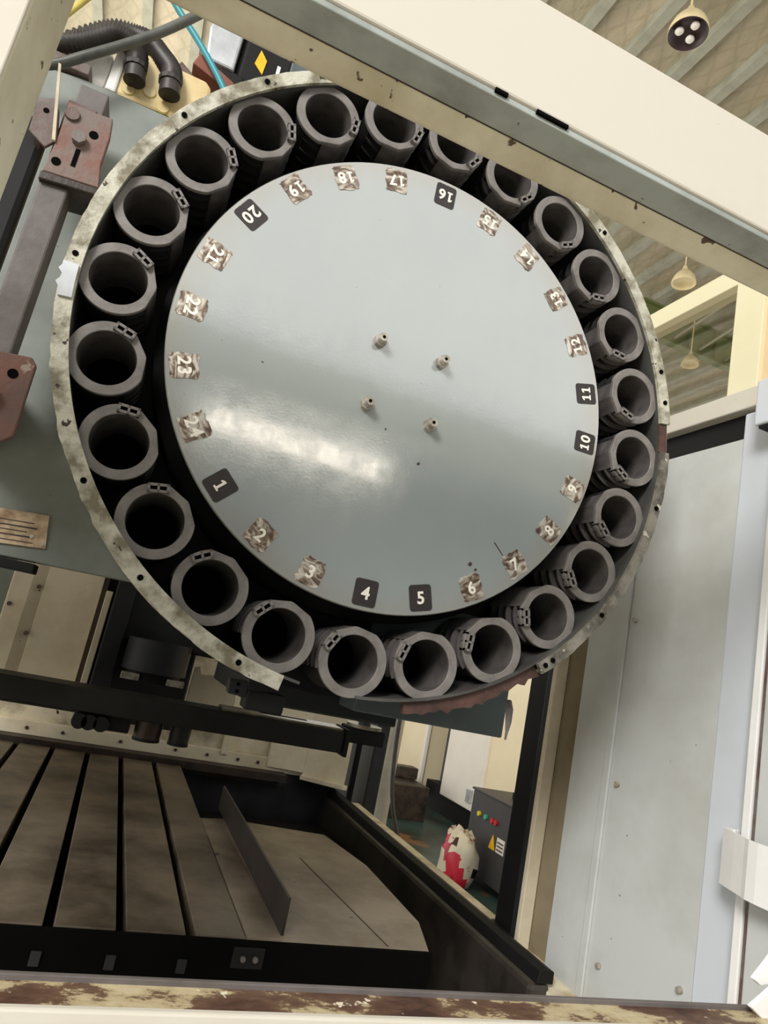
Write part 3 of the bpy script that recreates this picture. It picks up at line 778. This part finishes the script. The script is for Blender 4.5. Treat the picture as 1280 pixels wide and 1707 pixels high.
# ---- rotating disc with numbers
PH = 225.54
dk = thing('magazine_disc', 'large round grey steel plate numbered 1 to 24 around its edge', 'disc', (0, 0, ZC))
mb = MB(); n = 160
def circ(r, y): return [(r * math.cos(2 * pi * i / n), y, ZC + r * math.sin(2 * pi * i / n)) for i in range(n)]
mb.add(circ(0.3735, 0.0), [tuple(range(n))])
mb.loops([circ(0.3735, 0.0), circ(0.375, 0.0015), circ(0.375, 0.006)], True, True)
mb.add(circ(0.375, 0.006), [tuple(range(n))])
part('plate', mb, 'disc_paint', dk)
mb = MB(); mb.loops([circ(0.36, 0.006), circ(0.36, 0.03), circ(0.388, 0.045), circ(0.388, 0.118)], True, True)
part('hub_drum', mb, 'black_paint', dk)
for (sx, sz) in ((-0.0605, 0.048), (0.0495, 0.050), (-0.060, -0.061), (0.050, -0.061)):
    b_ = part('stud', MB().cyl((sx, -0.007, ZC + sz), (sx, -0.021, ZC + sz), 0.0075, 0.0068, n=20), 'steel', dk)
    part('nut', MB().cyl((sx, 0.0, ZC + sz), (sx, -0.009, ZC + sz), 0.0108, n=6, smooth=False), 'steel', b_)
    part('socket', MB().cyl((sx, -0.0213, ZC + sz), (sx, -0.019, ZC + sz), 0.003, n=6, smooth=False), 'hole_black', b_)

def text_mesh(s, size):
    # white numerals, bold; the figure one gets its flag and foot
    bm = bmesh.new(); x = 0.0
    for ch in s:
        if ch == '1':
            g = [(0.10, 0.0), (0.46, 0.0), (0.46, 0.11), (0.35, 0.11), (0.35, 0.70), (0.23, 0.70), (0.08, 0.60), (0.08, 0.48), (0.21, 0.55), (0.21, 0.11), (0.10, 0.11)]
            vs = [bm.verts.new(((x + p[0]) * size, p[1] * size, 0.0002)) for p in g]
            bm.faces.new(vs); x += 0.52
            continue
        cu = bpy.data.curves.new('numeral', 'FONT')
        cu.body = ch; cu.size = size
        cu.offset = size * 0.026; cu.extrude = 0.0002; cu.resolution_u = 4
        o = bpy.data.objects.new('tmp_numeral', cu); C.objects.link(o)
        bpy.context.view_layer.update()
        me = bpy.data.meshes.new_from_object(o.evaluated_get(bpy.context.evaluated_depsgraph_get()))
        bpy.data.objects.remove(o); bpy.data.curves.remove(cu)
        x0 = min(v.co.x for v in me.vertices); x1 = max(v.co.x for v in me.vertices)
        for v in me.vertices: v.co.x += (x + 0.06) * size - x0
        bm.from_mesh(me); bpy.data.meshes.remove(me)
        x += (x1 - x0) / size + 0.10
    me = bpy.data.meshes.new('numeral'); bm.to_mesh(me); bm.free()
    xs = [v.co.x for v in me.vertices]; ys = [v.co.y for v in me.vertices]
    c = Vector(((min(xs) + max(xs)) / 2, (min(ys) + max(ys)) / 2, 0))
    for v in me.vertices: v.co -= c
    me.materials.clear(); me.materials.append(M['numeral_white'])
    return me

def sticker_mesh(w, h, r, jag, seed):
    rnd = random.Random(seed)
    pts = []
    for cx_, cy_, a0 in ((w / 2 - r, h / 2 - r, 0), (-w / 2 + r, h / 2 - r, 90), (-w / 2 + r, -h / 2 + r, 180), (w / 2 - r, -h / 2 + r, 270)):
        for k in range(5):
            a = rad(a0 + 22.5 * k)
            pts.append([cx_ + r * math.cos(a), cy_ + r * math.sin(a)])
        if jag:
            nx = {0: (-w / 2 + r, h / 2), 90: (-w / 2, -h / 2 + r), 180: (w / 2 - r, -h / 2), 270: (w / 2, h / 2 - r)}[a0]
            px = pts[-1]
            for k in (0.25, 0.5, 0.75):
                pts.append([px[0] + (nx[0] - px[0]) * k, px[1] + (nx[1] - px[1]) * k])
    if jag:
        for p in pts:
            p[0] += jag * (rnd.random() - 0.5); p[1] += jag * (rnd.random() - 0.5)
    mb = MB(); n_ = len(pts)
    top = [(p[0], p[1], 0.0006) for p in pts]; bot = [(p[0], p[1], 0.0) for p in pts]
    mb.add(top, [tuple(range(n_))]); mb.loops([bot, top], True, False)
    return mb

CLEAN = {1, 4, 5, 10, 11, 16, 20}
for i in range(24):
    num = i + 1
    a = rad(PH + 15 * i)
    u = Vector((-math.cos(a), 0, -math.sin(a)))          # towards the centre: top of the numeral
    zax = Vector((0, -1, 0)); xax = u.cross(zax)
    mw = Matrix((xax, u, zax)).transposed().to_4x4()
    mw.translation = Vector((0.3475 * math.cos(a), -0.0002, 0.3475 * math.sin(a)))
    if num in (2, 7, 24, 19): mw = mw @ Matrix.Rotation(rad(random.uniform(-9, 9)), 4, 'Z')
    clean = num in CLEAN
    lab = bpy.data.objects.new('number_label', mesh('number_label', sticker_mesh(0.0375, 0.041, 0.005, 0 if clean else 0.0035, num),
                                                    'sticker_black' if clean else 'sticker_worn'))
    C.objects.link(lab); lab.parent = dk; lab.matrix_local = mw
    lab['label'] = ('black sticker with white numeral %d' if clean else 'worn silvery sticker with numeral %d') % num
    tx = bpy.data.objects.new('numeral', text_mesh(str(num), 0.0265))
    C.objects.link(tx); tx.parent = lab; tx.location = (0, 0, 0.0009)
# scuff marks on the plate
rs2 = random.Random(11)
for (x, z, sz_) in ((0.167, 1.487, 0.0045), (0.178, 1.480, 0.003), (0.046, 1.622, 0.003), (-0.02, 1.66, 0.002), (-0.23, 1.70, 0.002)):
    pts = [(x + sz_ * (0.5 + 0.7 * rs2.random()) * math.cos(k * pi / 3.5), z + sz_ * (0.5 + 0.7 * rs2.random()) * math.sin(k * pi / 3.5)) for k in range(7)]
    part('scuff', MB().prism(pts, 'y', -0.0003, 0.0), 'ink_brown', dk)
part('scratch', MB().prism([(0.203, 1.532), (0.2045, 1.5335), (0.2235, 1.516), (0.223, 1.5145)], 'y', -0.0003, 0.0), 'ink_brown', dk)

# ---- tool pots
def facet_r(th, r, dist=0.0492):
    """outline radius of a pot: round, with two flats on the side facing the disc"""
    q = r
    for t0 in (-70.0, -104.0):
        c = math.cos(th - rad(t0))
        if c > 0.3: q = min(q, dist * r / 0.0525 / c)
    return q

def pot_loop(r, y, n=72, facets=True):
    out = []
    for i in range(n):
        th = 2 * pi * i / n
        q = facet_r(th, r) if facets else r
        out.append((q * math.cos(th), y, q * math.sin(th)))
    return out

def make_pot():
    root = thing('tool_pot', '', 'tool pot', (0, 0, 0), 'tool pots around the magazine disc')
    # front ring with a small chamfer
    mb = MB(); T = 0.0065
    mb.loops([pot_loop(0.0385, T, facets=False), pot_loop(0.0385, 0.0010, facets=False)], True, True)
    mb.loops([pot_loop(0.0385, 0.0010, facets=False), pot_loop(0.0394, 0.0, facets=False), pot_loop(0.0517, 0.0), pot_loop(0.0525, 0.0008)], True, False)
    mb.loops([pot_loop(0.0525, 0.0008), pot_loop(0.0525, T)], True, False)
    mb.loops([pot_loop(0.0525, T), pot_loop(0.0385, T, facets=False)], True, False)
    part('front_ring', mb, 'pot_plastic', root)
    # tapered bore with a closed dark end
    mb = MB()
    mb.loops([pot_loop(0.0382, 0.002, facets=False), pot_loop(0.0378, 0.02, facets=False), pot_loop(0.0362, 0.106, facets=False)], True, True)
    part('bore', mb, 'pot_bore', root, recalc=False)
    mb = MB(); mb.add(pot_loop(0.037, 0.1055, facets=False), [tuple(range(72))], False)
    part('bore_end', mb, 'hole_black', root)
    # black core behind the ring
    mb = MB()
    mb.loops([pot_loop(0.0425, T, facets=False), pot_loop(0.0425, 0.112, facets=False)], True, True)
    mb.add(pot_loop(0.0425, 0.112, facets=False), [tuple(range(72))], False)
    part('sleeve', mb, 'pot_body', root)
    def arc(mb, a0, a1, r0, r1, y0, y1, n=24):
        L = []
        for k in range(n + 1):
            th = rad(a0 + (a1 - a0) * k / n); q = facet_r(th, r1); c, s_ = math.cos(th), math.sin(th)
            L.append([(r0 * c, y0, r0 * s_), (q * c, y0, q * s_), (q * c, y1, q * s_), (r0 * c, y1, r0 * s_)])
        mb.loops(L, True, False)
        mb.add(L[0], [(0, 1, 2, 3)]); mb.add(L[-1], [(3, 2, 1, 0)])
        return mb
    # plain shell on the outer side, open cage with fins on the clip side, ribbed on the other
    part('shell', arc(MB(), 20, 205, 0.042, 0.0495, T, 0.110, 36), 'pot_body', root)
    for y in (0.022, 0.046, 0.070, 0.094):
        part('fin', arc(MB(), -54, 20, 0.042, 0.0520, y, y + 0.0038, 18), 'pot_fin', root)
        part('rib', arc(MB(), 205, 242, 0.042, 0.0515, y, y + 0.0038, 10), 'pot_body', root)
    # solid spine under the flats
    part('spine', arc(MB(), -118, -54, 0.042, 0.0524, T, 0.110, 16), 'pot_fin', root)
    # retaining clip with two small windows
    a = rad(-33)
    rx, rz = math.cos(a), math.sin(a); tx_, tz = -rz, rx
    def cbox(mb, t0, t1, r0, r1, y0, y1):
        v = []
        for t_ in (t0, t1):
            for y in (y0, y1):
                for r_ in (r0, r1):
                    v.append((rx * r_ + tx_ * t_, y, rz * r_ + tz * t_))
        mb.add(v, [(0, 1, 3, 2), (4, 6, 7, 5), (0, 4, 5, 1), (2, 3, 7, 6), (0, 2, 6, 4), (1, 5, 7, 3)])
    mb = MB()
    r0, r1, h = 0.0385, 0.0510, 0.0145
    cbox(mb, -h, h, r0, r0 + 0.0036, -0.0065, 0.012)
    cbox(mb, -h, h, r1 - 0.0036, r1, -0.0065, 0.012)
    for t_, w_ in ((-h, 0.0036), (-0.0016, 0.0032), (h - 0.0036, 0.0036)):
        cbox(mb, t_, t_ + w_, r0, r1, -0.0065, 0.012)
    clip = part('retaining_clip', mb, 'pot_plastic', root)
    mb = MB(); cbox(mb, -h + 0.001, h - 0.001, r0 + 0.001, r1 - 0.001, -0.0040, 0.011)
    part('clip_core', mb, 'hole_black', clip)
    return root

proto = make_pot()
WORDS = ['one', 'two', 'three', 'four', 'five', 'six', 'seven', 'eight', 'nine', 'ten', 'eleven', 'twelve', 'thirteen', 'fourteen',
         'fifteen', 'sixteen', 'seventeen', 'eighteen', 'nineteen', 'twenty', 'twenty-one', 'twenty-two', 'twenty-three', 'twenty-four']
EXTRA = {2: ', above the beige shield', 3: ', just right of the rim end', 4: ', above the beam tip', 5: ', lowest with grit inside', 8: ', before the grey wall',
         10: ' at the right', 11: ', rightmost of all', 15: ', first fully clear of the beam', 16: ', half hidden by the cream beam', 17: ', cut by the cream beam',
         18: ', topmost fully visible', 20: ', facing the rusty bracket', 23: ', leftmost of all'}
for i in range(24):
    num = i + 1
    a = PH + 15 * i
    o = proto if i == 0 else copy_tree(proto)
    o.location = (0.45 * math.cos(rad(a)), -0.008, ZC + 0.45 * math.sin(rad(a)))
    o.rotation_euler = (0, rad(90 - a) + rad(random.uniform(-3, 3)), 0)
    o['label'] = 'dark tool pot outside the %s sticker %s%s' % ('black' if num in CLEAN else 'worn', WORDS[i], EXTRA.get(num, ''))

# ================================================================== LEFT SIDE BRACKETS
vb = solid('vertical_bar', MB().prism([(-0.583, 0.0), (-0.546, 0.0), (-0.546, 0.04), (-0.583, 0.04)], 'z', 1.50, 1.862), 'bar_grey',
           'grey rusty square bar hanging below the rusty bracket', 'bar', 0.003)
bk = thing('rusty_bracket', 'rusty L bracket with bolt holes left of the magazine', 'bracket', (-0.55, 0.0, 1.85))
part('front_plate', MB().prism([(-0.582, 1.858), (-0.510, 1.864), (-0.517, 1.90), (-0.517, 1.945), (-0.521, 1.975), (-0.548, 1.972), (-0.580, 1.972), (-0.578, 1.92)], 'y', -0.008, 0.004), 'rust_worn', bk, 0.0015)
part('back_block', MB().box(-0.584, -0.545, 0.004, 0.04, 1.862, 1.985), 'rusty_grey', bk, 0.002)
part('lower_lip', MB().prism([(-0.584, 1.845), (-0.507, 1.852), (-0.508, 1.864), (-0.584, 1.858)], 'y', -0.008, 0.06), 'oily_brown', bk, 0.002)
for (x, z) in ((-0.570, 1.960), (-0.537, 1.938), (-0.570, 1.878)):
    part('bolt_hole', MB().cyl((x, -0.0088, z), (x, 0.0, z), 0.0062, n=16), 'hole_black', bk)
part('boss', MB().cyl((-0.570, -0.012, 1.955), (-0.570, -0.006, 1.955), 0.0095, 0.011, n=18), 'rusty_grey', bk)
part('bolt_head', MB().cyl((-0.552, -0.018, 1.922), (-0.552, -0.007, 1.922), 0.010, n=6, smooth=False), 'rusty_grey', bk)
part('slot', MB().box(-0.552, -0.546, -0.0088, -0.004, 1.880, 1.908), 'hole_black', bk)
st = solid('square_tube', MB().box(-0.583, -0.543, 0.03, 0.09, 1.965, 2.035), 'bar_grey', 'short grey square tube above the rusty bracket', 'tube', 0.002)
sb = thing('small_bracket', 'small grey bracket plate left of the rusty bracket', 'bracket', (-0.6, 0.0, 1.89))
part('plate', MB().prism([(-0.615, 1.91), (-0.590, 1.895), (-0.578, 1.912), (-0.588, 1.955), (-0.598, 1.972), (-0.617, 1.962)], 'y', -0.004, 0.002), 'rusty_grey', sb, 0.001)
part('hole', MB().cyl((-0.603, -0.0046, 1.948), (-0.603, 0.0, 1.948), 0.004, n=10), 'hole_black', sb)
part('web', MB().box(-0.615, -0.61, 0.002, 0.05, 1.92, 1.965), 'rusty_grey', sb)
solid('thin_strap', MB().prism([(-0.607, 2.02), (-0.6035, 2.02), (-0.5785, 1.905), (-0.583, 1.905)], 'y', -0.012, -0.008), 'dirty_cream', 'thin cream strap running down to the rusty bracket', 'strap')
rp = thing('rust_plate', 'red rusty flange plate at the left edge with one hole', 'plate', (-0.55, 0.0, 1.48))
part('flange', MB().prism([(-0.60, 1.478), (-0.522, 1.480), (-0.511, 1.490), (-0.512, 1.590), (-0.520, 1.599), (-0.60, 1.590)], 'y', -0.006, 0.002), 'rust', rp, 0.002)
part('hole', MB().cyl((-0.535, -0.0068, 1.570), (-0.535, -0.002, 1.570), 0.0066, n=16), 'hole_black', rp)
part('bolt', MB().cyl((-0.552, -0.018, 1.535), (-0.552, -0.004, 1.535), 0.011, n=6, smooth=False), 'rusty_grey', rp)
part('back_plate', MB().box(-0.60, -0.552, 0.002, 0.130, 1.49, 1.585), 'rust', rp, 0.002)
solid('column_block', MB().box(-1.1, -0.640, 0.17, 0.62, 1.34, 2.08), 'black_paint', 'black machine column block behind the grey bar', 'machine column', 0.01)

# ================================================================== CLUTTER ABOVE THE MAGAZINE, UPPER LEFT
jb = thing('junction_box', 'yellowed cream junction box with round knockouts and two hoses', 'junction box', (-0.51, 0.22, 2.15))
part('shell', MB().prism([(-0.583, 2.160), (-0.432, 2.160), (-0.424, 2.175), (-0.424, 2.250), (-0.436, 2.262), (-0.575, 2.262), (-0.585, 2.245)], 'y', 0.19, 0.29), 'junction_cream', jb, 0.006)
part('lid', MB().box(-0.588, -0.570, 0.185, 0.295, 2.158, 2.27), 'cloth_white', jb, 0.004)
for (x, z) in ((-0.553, 2.178), (-0.520, 2.190), (-0.492, 2.172)):
    kn = part('knockout', MB().cyl((x, 0.188, z), (x, 0.191, z), 0.0105, n=24), 'junction_cream', jb, 0.0006)
    part('knockout_groove', MB().cyl((x, 0.1893, z), (x, 0.1915, z), 0.0122, n=24), 'yellow_strap', kn)
for (x, z) in ((-0.545, 2.196), (-0.486, 2.199)):
    g = part('cable_gland', MB().cyl((x, 0.172, z - 0.012), (x - 0.006, 0.172, z + 0.022), 0.0185, 0.017, n=24), 'hose_black', jb)
    part('gland_nut', MB().cyl((x - 0.0045, 0.172, z + 0.010), (x - 0.006, 0.172, z + 0.018), 0.020, n=12, smooth=False), 'hose_black', g)
solid('corrugated_hose', MB().tube([(-0.549, 0.172, 2.210), (-0.553, 0.17, 2.232), (-0.568, 0.165, 2.246), (-0.592, 0.16, 2.246), (-0.621, 0.16, 2.216), (-0.652, 0.16, 2.190), (-0.70, 0.16, 2.16)], 0.0165, 16, sub=13, ridges=0.15),
      'hose_black', 'black corrugated hose entering the left gland of the junction box', 'hose', group='corrugated hoses at the junction box')
solid('corrugated_hose', MB().tube([(-0.489, 0.172, 2.215), (-0.497, 0.18, 2.242), (-0.520, 0.19, 2.268), (-0.545, 0.195, 2.288), (-0.573, 0.20, 2.292), (-0.603, 0.20, 2.285), (-0.635, 0.20, 2.255), (-0.68, 0.20, 2.205), (-0.73, 0.2, 2.16)], 0.0165, 16, sub=12, ridges=0.15),
      'hose_black', 'black corrugated hose entering the right gland of the junction box', 'hose', group='corrugated hoses at the junction box')
solid('conduit_pipe', MB().tube([(-0.70, 0.09, 2.055), (-0.642, 0.085, 2.085), (-0.600, 0.08, 2.122), (-0.541, 0.08, 2.186), (-0.498, 0.08, 2.240), (-0.44, 0.08, 2.325), (-0.40, 0.08, 2.385)], 0.0078, 14, sub=6),
      'conduit_grey', 'grey conduit pipe slanting across the black hoses', 'pipe')
solid('white_cloth', MB().prism([(-0.640, 2.160), (-0.590, 2.158), (-0.588, 2.195), (-0.590, 2.235), (-0.622, 2.232), (-0.642, 2.20)], 'y', 0.19, 0.25), 'cloth_white', 'bright white wrap left of the junction box', 'wrap', 0.01)
solid('steel_ledge', MB().box(-0.70, -0.60, 0.12, 0.28, 2.119, 2.138), 'rusty_grey', 'worn steel ledge below the white wrap', 'ledge', 0.002)
solid('slanted_rail', MB().tube([(-0.505, 0.31, 2.36), (-0.40, 0.31, 2.295)], 0.014, 4), 'rusty_grey', 'dark slanted rail behind the junction box', 'rail')
mo = thing('servo_motor', 'black servo motor with silver end box and yellow diamond label', 'motor', (-0.37, 0.4, 2.37))
part('body', MB().prism([(-0.402, 2.36), (-0.30, 2.36), (-0.29, 2.40), (-0.29, 2.60), (-0.402, 2.60)], 'y', 0.30, 0.46), 'black_paint', mo, 0.012)
part('end_box', MB().prism([(-0.460, 2.388), (-0.404, 2.388), (-0.404, 2.54), (-0.46, 2.53), (-0.470, 2.46)], 'y', 0.285, 0.45), 'aluminium', mo, 0.005)
part('connector', MB().box(-0.43, -0.38, 0.29, 0.34, 2.352, 2.39), 'black_paint', mo, 0.004)
part('warning_label', MB().prism([(-0.364, 2.474), (-0.348, 2.455), (-0.350, 2.420), (-0.370, 2.438)], 'y', 0.2975, 0.3), 'yellow_label', mo)
part('cable_tie', MB().box(-0.325, -0.318, 0.29, 0.298, 2.40, 2.45), 'cloth_white', mo)
solid('red_oxide_plate', MB().prism([(-0.478, 2.352), (-0.400, 2.328), (-0.395, 2.350), (-0.470, 2.380)], 'y', 0.27, 0.33), 'red_oxide', 'red brown steel plate below the servo motor', 'plate', 0.002)
solid('teal_hose', MB().tube([(-0.80, 0.30, 2.80), (-0.70, 0.28, 2.66), (-0.60, 0.27, 2.53), (-0.545, 0.27, 2.462), (-0.47, 0.26, 2.385), (-0.415, 0.25, 2.318), (-0.39, 0.25, 2.28)], 0.0062, 10, sub=4), 'teal_hose', 'thin teal hose slanting down to the rim', 'hose')
solid('yellow_strap', MB().tube([(-0.685, 0.3, 2.42), (-0.715, 0.3, 2.35), (-0.75, 0.3, 2.27)], 0.006, 8), 'yellow_strap', 'pale yellow strap at the top left by the post', 'strap')
solid('grey_duct', MB().box(-0.30, -0.17, 0.30, 0.5, 2.36, 2.52), 'box_bluegrey', 'dark grey duct beside the servo motor under the beam', 'duct', 0.004)

# torn foil hanging from the casing's lower edge
tf = MB()
L = []
for k, (x, z, w) in enumerate(((0.305, 1.290, 0.006), (0.309, 1.276, 0.009), (0.311, 1.255, 0.009), (0.311, 1.240, 0.007), (0.309, 1.226, 0.002))):
    tw = 0.5 * k
    L.append([(x - w * math.cos(tw * 0.5), 0.045 - w * 0.4 * math.sin(tw), z), (x, 0.040, z + 0.001), (x + w * math.cos(tw * 0.5), 0.045 + w * 0.4 * math.sin(tw), z),
              (x, 0.043, z)])
tf.loops(L, True, False)
solid('torn_foil', tf, 'bar_grey', 'torn dark foil scrap hanging below the casing', 'foil')
